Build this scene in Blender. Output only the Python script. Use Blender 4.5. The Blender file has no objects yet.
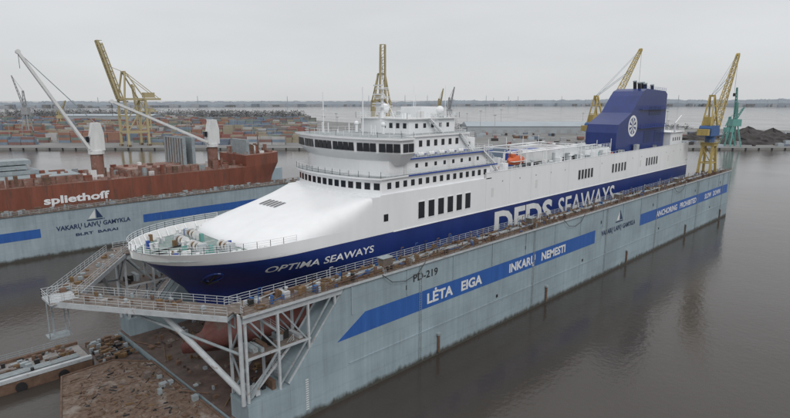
import bpy, bmesh, math, random
import mathutils
from mathutils import Vector, Matrix
R = random.Random(7)
S = bpy.context.scene
# ------------------------------------------------------------------ materials
def mat(name, col, rough=.6, metal=0., var=.18, scale=.6, streak=0., col2=None, c2amt=.5, c2scale=.3, bump=0., coat=0.):
    m = bpy.data.materials.new(name); m.use_nodes = True
    nt = m.node_tree; N = nt.nodes; L = nt.links
    b = N['Principled BSDF']
    b.inputs['Roughness'].default_value = rough
    b.inputs['Metallic'].default_value = metal
    if coat: b.inputs['Coat Weight'].default_value = coat; b.inputs['Coat Roughness'].default_value = .15
    tc = N.new('ShaderNodeTexCoord')
    mp = N.new('ShaderNodeMapping'); L.new(tc.outputs['Object'], mp.inputs[0])
    if streak: mp.inputs['Scale'].default_value = (1, 1, streak)
    n = N.new('ShaderNodeTexNoise'); n.inputs['Scale'].default_value = scale; n.inputs['Detail'].default_value = 6
    n.inputs['Roughness'].default_value = .65
    L.new(mp.outputs[0], n.inputs['Vector'])
    r = N.new('ShaderNodeValToRGB')
    r.color_ramp.elements[0].position = .3; r.color_ramp.elements[1].position = .7
    r.color_ramp.elements[0].color = tuple(c*(1-var) for c in col)+(1,)
    r.color_ramp.elements[1].color = tuple(min(1, c*(1+var)) for c in col)+(1,)
    L.new(n.outputs[0], r.inputs[0]); out = r.outputs[0]
    if col2:
        n2 = N.new('ShaderNodeTexNoise'); n2.inputs['Scale'].default_value = c2scale; n2.inputs['Detail'].default_value = 8
        n2.inputs['Roughness'].default_value = .7
        L.new(mp.outputs[0], n2.inputs['Vector'])
        r2 = N.new('ShaderNodeValToRGB')
        r2.color_ramp.elements[0].position = 1-c2amt; r2.color_ramp.elements[1].position = min(1, 1-c2amt+.12)
        L.new(n2.outputs[0], r2.inputs[0])
        mx = N.new('ShaderNodeMixRGB'); L.new(r2.outputs[0], mx.inputs[0]); L.new(out, mx.inputs[1])
        mx.inputs[2].default_value = tuple(col2)+(1,); out = mx.outputs[0]
    L.new(out, b.inputs['Base Color'])
    if bump:
        bp = N.new('ShaderNodeBump'); bp.inputs['Strength'].default_value = bump; bp.inputs['Distance'].default_value = .2
        L.new(n.outputs[0], bp.inputs['Height']); L.new(bp.outputs[0], b.inputs['Normal'])
    return m

def wallmat(name, col, rust=(.17,.11,.07)):
    """weathered ship-side plating: plate seams, vertical streaks, rust and slime near the waterline"""
    m = bpy.data.materials.new(name); m.use_nodes = True
    nt = m.node_tree; N = nt.nodes; L = nt.links; b = N['Principled BSDF']; b.inputs['Roughness'].default_value = .6
    tc = N.new('ShaderNodeTexCoord')
    def noise(sc, scale, det=6):
        mp = N.new('ShaderNodeMapping'); mp.inputs['Scale'].default_value = sc; L.new(tc.outputs['Object'], mp.inputs[0])
        n = N.new('ShaderNodeTexNoise'); n.inputs['Scale'].default_value = scale; n.inputs['Detail'].default_value = det
        n.inputs['Roughness'].default_value = .65
        L.new(mp.outputs[0], n.inputs['Vector']); return n.outputs[0]
    def ramp(x, a, bb, ca, cb):
        r = N.new('ShaderNodeValToRGB'); r.color_ramp.elements[0].position = a; r.color_ramp.elements[1].position = bb
        r.color_ramp.elements[0].color = ca; r.color_ramp.elements[1].color = cb; L.new(x, r.inputs[0]); return r.outputs[0]
    def mix(f, a, c, typ='MIX'):
        x = N.new('ShaderNodeMixRGB'); x.blend_type = typ
        for i, v in enumerate((f, a, c)):
            if isinstance(v, (int, float)): x.inputs[i].default_value = v
            elif isinstance(v, tuple): x.inputs[i].default_value = v
            else: L.new(v, x.inputs[i])
        return x.outputs[0]
    base = ramp(noise((1,1,1), .10), .35, .65, tuple(c*.86 for c in col)+(1,), tuple(c*1.12 for c in col)+(1,))
    st = ramp(noise((1,1,.05), 1.1), .35, .65, (.89,.89,.89,1), (1.04,1.04,1.04,1))
    c = mix(1., base, st, 'MULTIPLY')
    sx = N.new('ShaderNodeSeparateXYZ'); L.new(tc.outputs['Object'], sx.inputs[0])
    cb = N.new('ShaderNodeCombineXYZ'); L.new(sx.outputs[0], cb.inputs[0]); L.new(sx.outputs[2], cb.inputs[1])
    br = N.new('ShaderNodeTexBrick'); L.new(cb.outputs[0], br.inputs['Vector'])
    br.inputs['Scale'].default_value = 1; br.inputs['Brick Width'].default_value = 8.4; br.inputs['Row Height'].default_value = 2.6
    br.inputs['Mortar Size'].default_value = .04
    br.inputs['Color1'].default_value = (1,1,1,1); br.inputs['Color2'].default_value = (.93,.935,.94,1); br.inputs['Mortar'].default_value = (.8,.8,.8,1)
    c = mix(.7, c, br.outputs[0], 'MULTIPLY')
    rs = ramp(noise((1,1,.08), .8, 8), .64, .74, (0,0,0,1), (1,1,1,1))
    lowr = N.new('ShaderNodeMapRange'); L.new(sx.outputs[2], lowr.inputs[0]); lowr.inputs[1].default_value = 8; lowr.inputs[2].default_value = 0
    lowr.inputs[3].default_value = .14; lowr.inputs[4].default_value = .5
    mm = N.new('ShaderNodeMath'); mm.operation = 'MULTIPLY'; L.new(rs, mm.inputs[0]); L.new(lowr.outputs[0], mm.inputs[1])
    c = mix(mm.outputs[0], c, rust+(1,))
    wl = N.new('ShaderNodeMath'); wl.operation = 'MULTIPLY_ADD'; L.new(noise((1,1,.3), .8), wl.inputs[0]); wl.inputs[1].default_value = -2.0; L.new(sx.outputs[2], wl.inputs[2])
    wr = N.new('ShaderNodeMapRange'); L.new(wl.outputs[0], wr.inputs[0]); wr.inputs[1].default_value = .2; wr.inputs[2].default_value = -.6
    c = mix(wr.outputs[0], c, (.06,.06,.052,1))
    L.new(c, b.inputs['Base Color'])
    bp = N.new('ShaderNodeBump'); bp.inputs['Strength'].default_value = .35; bp.inputs['Distance'].default_value = .1
    L.new(noise((1,1,.6), .45, 3), bp.inputs['Height']); L.new(bp.outputs[0], b.inputs['Normal'])
    return m

M = {}
M['dock'] = wallmat('dock_plating', (.275,.35,.385))
M['dock2'] = wallmat('dock_plating_b', (.30,.37,.41))
M['stripe'] = mat('blue_stripe_paint', (.026,.10,.34), .5, var=.16, scale=.8, streak=.1, col2=(.09,.17,.32), c2amt=.40, c2scale=.9)
M['deckrust'] = mat('rusty_deck', (.14,.115,.10), .85, var=.35, scale=1.2, col2=(.45,.45,.45), c2amt=.42, c2scale=.5, bump=.3)
M['rustplate'] = mat('rusted_timber_plate', (.145,.10,.075), .9, var=.5, scale=1.6, col2=(.25,.215,.19), c2amt=.48, c2scale=.35, bump=.6)
M['floor'] = mat('dock_floor', (.085,.06,.05), .55, var=.5, scale=.5, col2=(.17,.135,.115), c2amt=.43, c2scale=.4)
M['steel'] = mat('grey_steel', (.27,.31,.33), .6, var=.2, scale=.8, col2=(.18,.11,.07), c2amt=.42, c2scale=1.2)
M['lsteel'] = mat('light_steel', (.42,.45,.47), .6, var=.15, scale=.8, col2=(.24,.17,.13), c2amt=.42, c2scale=1.2)
M['white'] = mat('white_ship_paint', (.77,.785,.80), .32, var=.045, scale=.25, streak=.22, coat=.15)
M['white2'] = mat('white_paint_weathered', (.64,.65,.65), .55, var=.1, scale=.8, streak=.2)
M['blue'] = mat('blue_hull_paint', (.014,.032,.155), .34, var=.16, scale=.3, streak=.3, bump=.05)
M['blue2'] = mat('blue_trim', (.02,.06,.30), .4, var=.1)
M['red'] = mat('antifouling_red', (.13,.045,.038), .7, var=.35, scale=.6, col2=(.10,.075,.065), c2amt=.47, c2scale=.5)
M['glass'] = mat('dark_glass', (.012,.015,.02), .12, var=.3, scale=.6)
M['black'] = mat('black_paint', (.02,.02,.022), .5)
M['navy'] = mat('navy_letters', (.02,.04,.10), .5, var=.1)
M['decksh'] = mat('ship_deck_paint', (.20,.26,.25), .7, var=.2, scale=.8, col2=(.5,.5,.5), c2amt=.44, c2scale=.4)
M['deckaft'] = mat('weather_deck', (.28,.31,.32), .7, var=.2, scale=.5, col2=(.5,.5,.5), c2amt=.45, c2scale=.25)
M['yellow'] = mat('crane_yellow', (.42,.32,.11), .55, var=.2, scale=.6, streak=.3, col2=(.25,.16,.07), c2amt=.40, c2scale=.8)
M['cblue'] = mat('crane_blue', (.03,.10,.27), .5, var=.15)
M['hazey'] = mat('sts_crane_yellow_hazed', (.40,.34,.20), .7, var=.1, scale=.1)  # yellow muted: distance haze is painted into the colour
M['hazes'] = mat('hazed_steel', (.30,.31,.32), .7, var=.1, scale=.1)  # steel grey paled, with aerial haze mixed into the base colour
M['teal'] = mat('teal_crane_paint', (.13,.32,.29), .6, var=.1)
M['orange'] = mat('orange_hull', (.20,.065,.040), .6, var=.25, scale=.3, streak=.2, col2=(.125,.06,.045), c2amt=.47, c2scale=.35)
M['oxide'] = mat('oxide_deck', (.21,.11,.085), .75, var=.25, scale=.4, col2=(.34,.28,.25), c2amt=.48, c2scale=.3)
M['lifeboat'] = mat('lifeboat_orange', (.55,.11,.03), .4, var=.06)
M['rope'] = mat('rope_brown', (.16,.10,.05), .9, var=.3)
M['brown'] = mat('rust_brown', (.13,.08,.055), .8, var=.35, scale=1)
M['conc'] = mat('concrete', (.25,.24,.235), .9, var=.25, scale=.5, col2=(.50,.50,.51), c2amt=.42, c2scale=.35, bump=.3)
M['quay'] = mat('quay_concrete', (.20,.20,.195), .9, var=.25, scale=.05)
M['land'] = mat('yard_ground', (.19,.19,.19), .95, var=.25, scale=.02, col2=(.32,.32,.33), c2amt=.42, c2scale=.015)
M['roof'] = mat('pale_roof', (.34,.385,.42), .7, var=.08, scale=.05)
M['wallb'] = mat('shed_wall', (.33,.36,.38), .8, var=.1, scale=.05)
M['coal'] = mat('coal', (.055,.05,.05), .95, var=.4, scale=.2, bump=.5)
M['trees'] = mat('bare_trees_hazed', (.20,.205,.21), 1, var=.25, scale=.03)  # tree tone lightened so the colour itself carries the haze
M['farland'] = mat('far_spit_hazed', (.22,.25,.285), 1, var=.14, scale=.006)  # ridge colour includes a painted blue-grey haze tint
M['fartown'] = mat('far_buildings_hazed', (.36,.38,.41), 1, var=.1, scale=.01)  # wall colour paled to imitate haze over the water
for i, c in enumerate([(.24,.11,.095),(.27,.15,.11),(.13,.16,.21),(.17,.22,.28),(.38,.38,.38),(.16,.155,.155),(.17,.21,.19),(.28,.25,.19),(.20,.12,.11)]):
    M['cont%d' % i] = mat('hazed_container_paint_%d' % i, c, .7, var=.15, scale=.1)  # hues desaturated in the paint to stand in for haze

# ------------------------------------------------------------------ mesh builder
class MB:
    def __init__(s): s.v = []; s.f = []; s.fm = []; s.mats = []
    def mi(s, m):
        if m not in s.mats: s.mats.append(m)
        return s.mats.index(m)
    def add(s, vs, fs, m):
        o = len(s.v); s.v += [tuple(p) for p in vs]; k = s.mi(m)
        for f in fs: s.f.append(tuple(i+o for i in f)); s.fm.append(k)
    def box(s, x0, x1, y0, y1, z0, z1, m):
        s.add([(x0,y0,z0),(x1,y0,z0),(x1,y1,z0),(x0,y1,z0),(x0,y0,z1),(x1,y0,z1),(x1,y1,z1),(x0,y1,z1)],
              [(0,3,2,1),(4,5,6,7),(0,1,5,4),(1,2,6,5),(2,3,7,6),(3,0,4,7)], m)
    def beam(s, p, q, w, h, m):
        p = Vector(p); q = Vector(q); d = q-p
        if d.length < 1e-6: return
        d.normalize(); up = Vector((0,0,1))
        if abs(d.z) > .98: up = Vector((1,0,0))
        sd = d.cross(up).normalized(); up = sd.cross(d).normalized()
        vs = []
        for c in (p, q):
            for a, b in ((-1,-1),(1,-1),(1,1),(-1,1)): vs.append(c+sd*a*w/2+up*b*h/2)
        s.add(vs, [(0,1,2,3)[::-1],(4,5,6,7),(0,1,5,4),(1,2,6,5),(2,3,7,6),(3,0,4,7)], m)
    def cyl(s, p, q, r, m, n=8, r2=None):
        p = Vector(p); q = Vector(q); d = (q-p).normalized(); up = Vector((0,0,1))
        if abs(d.z) > .98: up = Vector((1,0,0))
        a = d.cross(up).normalized(); b = a.cross(d).normalized(); r2 = r if r2 is None else r2
        vs = [c+(a*math.cos(2*math.pi*i/n)+b*math.sin(2*math.pi*i/n))*rr for c, rr in ((p,r),(q,r2)) for i in range(n)]
        s.add(vs, [(i,(i+1)%n,n+(i+1)%n,n+i) for i in range(n)]+[tuple(range(n))[::-1], tuple(range(n,2*n))], m)
    def prism(s, pts, z0, z1, m, top=None, pts2=None):
        n = len(pts); pts2 = pts2 or pts
        vs = [(x,y,z0) for x, y in pts]+[(x,y,z1) for x, y in pts2]
        s.add(vs, [(i,(i+1)%n,n+(i+1)%n,n+i) for i in range(n)]+[tuple(range(n))[::-1]], m)
        s.add([(x,y,z1) for x, y in pts2], [tuple(range(n))], top or m)
    def prismy(s, pts, y0, y1, m):
        n = len(pts); vs = [(x,y0,z) for x, z in pts]+[(x,y1,z) for x, z in pts]
        s.add(vs, [(i,(i+1)%n,n+(i+1)%n,n+i) for i in range(n)]+[tuple(range(n))[::-1], tuple(range(n,2*n))], m)
    def sphere(s, c, r, m, n=10, sz=1.):
        vs = []; fs = []
        k = n//2
        for j in range(k+1):
            t = math.pi*j/k
            for i in range(n):
                a = 2*math.pi*i/n; vs.append((c[0]+r*math.sin(t)*math.cos(a), c[1]+r*math.sin(t)*math.sin(a), c[2]+r*sz*math.cos(t)))
        for j in range(k):
            for i in range(n): fs.append((j*n+i, (j+1)*n+i, (j+1)*n+(i+1)%n, j*n+(i+1)%n))
        s.add(vs, fs, m)
    def lattice(s, p, q, w0, w1, n, m, r=.12):
        p = Vector(p); q = Vector(q); d = (q-p).normalized(); up = Vector((0,0,1))
        if abs(d.z) > .98: up = Vector((1,0,0))
        a = d.cross(up).normalized(); b = a.cross(d).normalized(); prev = None
        for k in range(n+1):
            t = k/n; c = p.lerp(q, t); w = (w0+(w1-w0)*t)/2
            ring = [c+a*sx*w+b*sy*w for sx, sy in ((-1,-1),(1,-1),(1,1),(-1,1))]
            for i in range(4): s.beam(ring[i], ring[(i+1)%4], r*.6, r*.6, m)
            if prev:
                for i in range(4):
                    s.beam(prev[i], ring[i], r, r, m)
                    s.beam(prev[i], ring[(i+1)%4], r*.6, r*.6, m)
            prev = ring
    def rail(s, path, m, h=1.1, sp=1.8, t=.055, rails=3):
        for a, b in zip(path[:-1], path[1:]):
            a = Vector(a); b = Vector(b); L = (b-a).length; n = max(1, int(L/sp))
            for k in range(n+1):
                c = a.lerp(b, k/n); s.beam(c, c+Vector((0,0,h)), t, t, m)
            for j in range(rails):
                z = Vector((0,0,h*(j+1)/rails)); s.beam(a+z, b+z, t*.8, t*.8, m)
    def windows(s, path, z0, z1, w, gap, m, t=.09, margin=.4):
        for a, b in zip(path[:-1], path[1:]):
            a = Vector((*a, 0)); b = Vector((*b, 0)); L = (b-a).length-2*margin
            n = int((L+gap)/(w+gap))
            if n < 1: continue
            d = (b-a).normalized(); off = margin+(L-(n*(w+gap)-gap))/2
            for k in range(n):
                p = a+d*(off+k*(w+gap)); q = p+d*w; zc = Vector((0,0,(z0+z1)/2))
                s.beam(p+zc, q+zc, t, z1-z0, m)
    def build(s, name, parent=None, smooth=False, bevel=0):
        me = bpy.data.meshes.new(name); me.from_pydata(s.v, [], s.f)
        for m in s.mats: me.materials.append(m)
        me.polygons.foreach_set('material_index', s.fm)
        if smooth:
            me.polygons.foreach_set('use_smooth', [True]*len(me.polygons))
        me.update(); ob = bpy.data.objects.new(name, me); S.collection.objects.link(ob)
        bm = bmesh.new(); bm.from_mesh(me); bmesh.ops.recalc_face_normals(bm, faces=bm.faces); bm.to_mesh(me); bm.free()
        if smooth:
            try: me.set_sharp_from_angle(angle=math.radians(35))
            except Exception: pass
        if parent: ob.parent = parent
        return ob
def empty(name):
    e = bpy.data.objects.new(name, None); S.collection.objects.link(e); return e

def textgeo(txt, off=.02):
    cu = bpy.data.curves.new('t', 'FONT'); cu.body = txt; cu.size = 1; cu.offset = off; cu.resolution_u = 3
    o = bpy.data.objects.new('t', cu); S.collection.objects.link(o)
    dg = bpy.context.evaluated_depsgraph_get(); dg.update()
    me = bpy.data.meshes.new_from_object(o.evaluated_get(dg))
    vs = [v.co.copy() for v in me.vertices]; fs = [tuple(p.vertices) for p in me.polygons]
    bpy.data.objects.remove(o); bpy.data.meshes.remove(me)
    return vs, fs
def wall_text(name, txt, x0, width, z0, h, y, m, parent, off=.02, fn=None, shear=0):
    vs, fs = textgeo(txt, off); mb = MB()
    a0 = min(v.x for v in vs); a1 = max(v.x for v in vs)
    P = []
    for v in vs:
        a = (v.x-a0)/(a1-a0)*width; b = v.y*h/.7
        X = x0+a+shear*b; Z = z0+b; Y = fn(X, Z) if fn else y
        P.append((X, Y, Z))
    mb.add(P, fs, m); return mb.build(name, parent)

# ================================================================== FLOATING DOCK (main)
DL, DW, WT, ZT = 212., 46., 4.6, 18.2
dock = empty('floating_dry_dock')
for side, nm in ((0,'near'), (1,'far')):
    y0, y1 = (0, WT) if side == 0 else (DW-WT, DW)
    mb = MB()
    mb.prismy([(6.6,2.4),(DL,2.4),(DL,ZT-.25),(17,ZT-.25),(6.6,6.2)], y0, y1, M['dock'])
    mb.prismy([(0,2.4),(6.58,2.4),(6.58,6.0),(0,5.6)], y0, y1, M['dock'])
    mb.build('wing_wall', dock)
    mb = MB()
    mb.box(-.3, DL+.3, y0-.35, y1+.35, ZT-.24, ZT, M['deckrust'])
    ye = y0-.37 if side == 0 else y1+.37
    mb.box(-.3, DL+.3, min(ye, ye+.04), max(ye, ye+.04), ZT-.35, ZT+.02, M['lsteel'])
    for x in (.3, 5.2, 10.2, 15.):
        zb = 6 if x < 7 else 6.2+(x-6.6)*1.12
        for y in (y0+.3, y1-.3):
            if zb < ZT-1: mb.beam((x,y,zb-.3), (x,y,ZT-.2), .32, .32, M['lsteel'])
    for y in (y0+.3, y1-.3):
        mb.beam((.3,y,6), (5.2,y,11.8), .22, .22, M['steel']); mb.beam((5.2,y,11.8), (.3,y,ZT-.4), .22, .22, M['steel'])
        mb.beam((5.2,y,6.5), (10.2,y,12.), .22, .22, M['steel']); mb.beam((5.2,y,ZT-.4), (10.2,y,11.5), .22, .22, M['steel'])
        mb.beam((.3,y,11.8), (10.5,y,11.8), .3, .3, M['lsteel']); mb.beam((10.2,y,12), (15.,y,ZT-.3), .22, .22, M['steel'])
        mb.beam((0,y,ZT-.8), (17,y,ZT-.8), .3, 1.0, M['lsteel'])
        mb.beam((6.6,y,6.2), (17,y,ZT-.5), .3, .3, M['lsteel'])
    mb.box(0, 10.3, y0+.4, y1-.4, 11.95, 12.05, M['deckrust'])
    mb.beam((.3,y0+.3,6), (.3,y1-.3,11.8), .2, .2, M['steel']); mb.beam((.3,y1-.3,11.8), (.3,y0+.3,ZT-.4), .2, .2, M['steel'])
    for (a, b, yy) in (((1,6),(8,11.9),y0+1.3), ((8,12),(1.5,ZT-.2),y0+2.9)):
        for dy in (-.5,.5): mb.beam((a[0],yy+dy,a[1]), (b[0],yy+dy,b[1]), .08, .3, M['lsteel'])
        for k in range(22):
            t = k/21; mb.box(a[0]+(b[0]-a[0])*t-.15, a[0]+(b[0]-a[0])*t+.15, yy-.5, yy+.5, a[1]+(b[1]-a[1])*t, a[1]+(b[1]-a[1])*t+.05, M['steel'])
        mb.rail([(a[0],yy-.5,a[1]),(b[0],yy-.5,b[1])], M['lsteel'], sp=1.5)
    rr = random.Random(31+side)
    for k in range(26):
        x = rr.uniform(.5,9); z = rr.choice([5.9 if x < 6 else 6.6, 12.05])
        if x > 6.3 and z < 12: continue
        mb.box(x, x+rr.uniform(.2,.9), y0+rr.uniform(.5,3.2), y0+rr.uniform(3.3,4), z, z+rr.uniform(.3,1.3), rr.choice([M['brown'],M['steel'],M['black'],M['lsteel']]))
    mb.build('wing_wall_top_and_end_frame', dock)
    if side == 0:
        mb = MB()
        mb.prismy([(15.1,9.7),(98,9.7),(98,13),(20.7,13)], -.03, 0, M['stripe'])
        mb.box(126, 210, -.03, 0, 9.7, 13, M['stripe'])
        mb.build('painted_stripe', dock)
        mb = MB()
        for x in range(18, 212, 12):
            mb.box(x-.12, x+.12, -.16, -.003, 13.3, ZT-.3, M['dock2'])
        mb.box(17.3, DL, -.10, -.004, 5.55, 5.70, M['dock2'])
        for x in (38, 75, 118, 165, 203):
            mb.cyl((x,-.25,.6), (x,-.25,4.0), .24, M['brown'], 8)
            mb.box(x-.4, x+.4, -.5, -.01, 3.8, 4.2, M['steel'])
        for x in (56, 92, 141, 190):
            mb.box(x-.3, x+.3, -.06, -.004, 6.2, 6.8, M['black'])
        for x in (30, 66, 101, 135, 172, 200):
            mb.box(x-.25, x+.25, -.05, -.004, 14.2, 15.0, M['black'])
            mb.beam((x+3,-.12,1), (x+3,-.12,ZT), .06, .06, M['steel']); mb.beam((x+3.5,-.12,1), (x+3.5,-.12,ZT), .06, .06, M['steel'])
            for q in range(40): mb.beam((x+3,-.12,1.2+q*.42), (x+3.5,-.12,1.2+q*.42), .04, .04, M['steel'])
        # draft scale and mooring lines hanging from the wall
        for k in range(14): mb.box(9.2, 9.7, -.03, -.003, 1.2+k*.35, 1.35+k*.35, M['white2'])
        for x in (24,81,150):
            pts = [(x,-.45,ZT),(x+2,-.6,ZT-1.6),(x+5,-.65,ZT-2.1),(x+8,-.6,ZT-1.5),(x+10,-.45,ZT)]
            for a, b in zip(pts[:-1],pts[1:]): mb.cyl(a, b, .06, M['black'], 5)
        mb.build('wall_fittings', dock)
mb = MB()
mb.box(-.5, DL+.5, 0, DW, -4, 2.38, M['dock'])
mb.box(-.5, DL+.5, .1, DW-.1, 2.38, 2.42, M['floor'])
for x in range(10, 185, 3):
    mb.box(x-.5, x+.5, 20.8, 23.2, 2.42, 4.0, M['brown'])
    if x % 2: mb.box(x-.5, x+.5, 13, 14.2, 2.42, 4.0, M['brown']); mb.box(x-.5, x+.5, 30, 31, 2.42, 4.0, M['brown'])
rr = random.Random(3)
for k in range(150):
    x = rr.uniform(-.3, 20); y = rr.uniform(5, 40); s_ = rr.uniform(.15, .9)
    mb.box(x, x+s_, y, y+s_*rr.uniform(.5,1.6), 2.42, 2.42+rr.uniform(.1,.7), rr.choice([M['brown'],M['brown'],M['deckrust'],M['rope'],M['brown'],M['floor'],M['steel']]))
for k in range(12):   # hoses and pipes lying on the dock floor
    x = rr.uniform(0,14); y = rr.uniform(6,38); mb.cyl((x,y,2.55),(x+rr.uniform(-3,3),y+rr.uniform(2,7),2.55),.09,rr.choice([M['black'],M['brown'],M['rope']]),6)
mb.build('pontoon', dock)
wall_text('letters_slow_lt', 'LĖTA   EIGA', 35, 15.8, 10.45, 1.75, -.05, M['white2'], dock, .035)
wall_text('letters_anchor_lt', 'INKARŲ   NEMESTI', 60, 23, 10.45, 1.75, -.05, M['white2'], dock, .035)
wall_text('letters_yard', 'VAKARŲ LAIVŲ GAMYKLA', 101.5, 21, 10.9, 1.25, -.05, M['navy'], dock, .03)
wall_text('letters_anchor_en', 'ANCHORING   PROHIBITED', 138, 36, 10.4, 1.7, -.05, M['white2'], dock, .03)
wall_text('letters_slow_en', 'SLOW   DOWN', 183, 18, 10.4, 1.7, -.05, M['white2'], dock, .03)
wall_text('letters_number', 'PD-219', 31.5, 6.2, 15.2, 1.25, -.05, M['black'], dock, .015)
def logo(mbx, x, z, s, y):
    mbx.add([(x-2.2*s,y,z),(x-.2*s,y,z),(x-.2*s,y,z+2.6*s)], [(0,1,2)], M['white2'])
    mbx.add([(x+.1*s,y,z),(x+2.0*s,y,z),(x+.1*s,y,z+3.1*s)], [(0,1,2)], M['navy'])
    mbx.box(x-2.6*s, x+2.4*s, y-.005, y+.005, z-.6*s, z-.25*s, M['navy'])
mb = MB(); logo(mb, 112, 13.6, .9, -.05)
mb.build('yard_logo', dock)
for side in (0,1):
    y0, y1 = (0, WT) if side == 0 else (DW-WT, DW)
    mb = MB()
    mb.rail([(0,y0-.2,ZT),(DL,y0-.2,ZT)], M['brown'], sp=1.9, t=.07)
    mb.rail([(0,y1+.2,ZT),(DL,y1+.2,ZT)], M['lsteel'], sp=1.9, t=.07)
    mb.rail([(0,y0-.2,ZT),(0,y0+.6,ZT)], M['lsteel'])
    mb.build('guard_rails', dock)
    mb = MB()
    for y in (y0+.75, y1-.75): mb.box(18, DL-1, y-.06, y+.06, ZT, ZT+.16, M['brown'])
    rr = random.Random(11+side)
    for k in range(4):
        y = y0+1.5+k*.28; mb.cyl((16,y,ZT+.35+.1*(k%2)), (DL-3,y,ZT+.35+.1*(k%2)), .09, rr.choice([M['brown'],M['steel'],M['cblue'],M['lsteel']]), 6)
    mats = [M['brown'],M['steel'],M['brown'],M['deckrust'],M['rope'],M['cblue'],M['black'],M['brown'],M['rope'],M['lsteel']]
    for k in range(620):
        x = rr.uniform(2, DL-3) if k > 150 else rr.uniform(2, 80); y = rr.uniform(y0+.1, y1-.9); m = rr.choice(mats); t = rr.random()
        if t < .42: mb.box(x, x+rr.uniform(.15,1.0), y, y+rr.uniform(.15,.7), ZT+.001, ZT+rr.uniform(.2,1.05), m)
        elif t < .60: mb.cyl((x,y,ZT), (x,y,ZT+rr.uniform(.4,1.3)), rr.uniform(.08,.32), m, 8)
        elif t < .75:
            r_ = rr.uniform(.3,.75); n = 10
            for j in range(n):
                a = 2*math.pi*j/n; b = 2*math.pi*(j+1)/n
                mb.beam((x+r_*math.cos(a),y+.4+r_*math.sin(a),ZT+.12), (x+r_*math.cos(b),y+.4+r_*math.sin(b),ZT+.12), .14, .2, M['rope'])
        elif t < .92:
            a = rr.uniform(-.5,.5); l = rr.uniform(1.5,6); mb.beam((x,y,ZT+.2), (x+l,y+a,ZT+rr.uniform(.15,.9)), .1, .1, m)
        else:
            mb.beam((x,y,ZT), (x,y,ZT+2.4), .08, .08, m); mb.beam((x,y,ZT+2.4), (x+.6,y,ZT+2.4), .1, .1, m)
    for x in range(12, 208, 14):
        for dx in (0,.9): mb.cyl((x+dx,y0+.5,ZT), (x+dx,y0+.5,ZT+.75), .22, M['black'], 8)
    for x in range(26, 200, 44):
        mb.box(x, x+2.2, y0+1.5, y1-1.8, ZT, ZT+1.7, M['deckrust']); mb.box(x-.1, x+2.3, y0+1.4, y1-1.7, ZT+1.7, ZT+1.8, M['steel'])
    mb.build('deck_equipment', dock)
# ---- V-shaped bow flying bridge
mb = MB()
apex = Vector((-14.2,24.,ZT))
for sgn, root in ((1, Vector((0,2.2,ZT))), (-1, Vector((0,43.8,ZT)))):
    d = (apex-root).normalized(); n = Vector((-d.y,d.x,0)); L = (apex-root).length
    mb.beam(root-Vector((0,0,.12)), apex-Vector((0,0,.12)), 3.6, .18, M['deckrust'])
    for s_ in (-1,1):
        o = n*1.85*s_
        mb.beam(root+o-Vector((0,0,.45)), apex+o-Vector((0,0,.45)), .22, .75, M['lsteel'])
        mb.rail([root+o, apex+o], M['lsteel'], sp=1.7, t=.06)
    for k in range(12):
        p = root.lerp(apex, k/12)-Vector((0,0,.5)); mb.beam(p-n*1.8, p+n*1.8, .15, .4, M['steel'])
    lo = Vector((0,0,-2.4)); prev = None
    for k in range(4):
        p = root+d*L*.3*k/3
        mb.beam(p+lo*(1-k/3), p-Vector((0,0,.6)), .16, .16, M['steel'])
        if prev: mb.beam(p-Vector((0,0,.6)), prev, .14, .14, M['steel'])
        prev = p+lo*(1-k/3)
    mid = root+d*L*.42-Vector((0,0,.8))
    yb = 1.2 if sgn == 1 else 44.8
    mb.cyl(mid, (-.1,yb,7.0), .42, M['lsteel'], 10)
    mb.cyl(mid+d*L*.25+Vector((0,0,-.1)), (-.1,yb,12.5), .2, M['steel'], 8)
    mb.cyl((-.25,yb-.6,5.5), (-.25,yb-.6,ZT), .3, M['lsteel'], 10)
    rr = random.Random(41+sgn)
    for k in range(18):
        p = root.lerp(apex, rr.uniform(.03,.95))+n*rr.uniform(-1.4,1.4); mb.box(p.x, p.x+rr.uniform(.2,.8), p.y, p.y+rr.uniform(.2,.8), ZT, ZT+rr.uniform(.2,.8), rr.choice([M['brown'],M['rope'],M['steel']]))
mb.box(-16.2, -12.6, 22, 26, ZT-.35, ZT-.02, M['lsteel']); mb.rail([(-12.6,22,ZT),(-16.2,22,ZT),(-16.2,26,ZT),(-12.6,26,ZT)], M['lsteel'], t=.07)
mb.beam((-15.4,25,ZT-5.5), (-15.4,25,ZT), .2, .2, M['steel'])
mb.rail([(-16.4,23.2,ZT-5.4),(-13.8,23.2,ZT-5.4)], M['steel'])
mb.box(-16.4,-13.6,23.2,25.6,ZT-5.6,ZT-5.45,M['steel'])
for x, y in ((-16.3,23.4),(-13.8,23.4),(-13.8,25.4)): mb.beam((x,y,ZT-5.45), (x,y,ZT-.3), .12, .12, M['steel'])
mb.build('bow_flying_bridge', dock)

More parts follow.
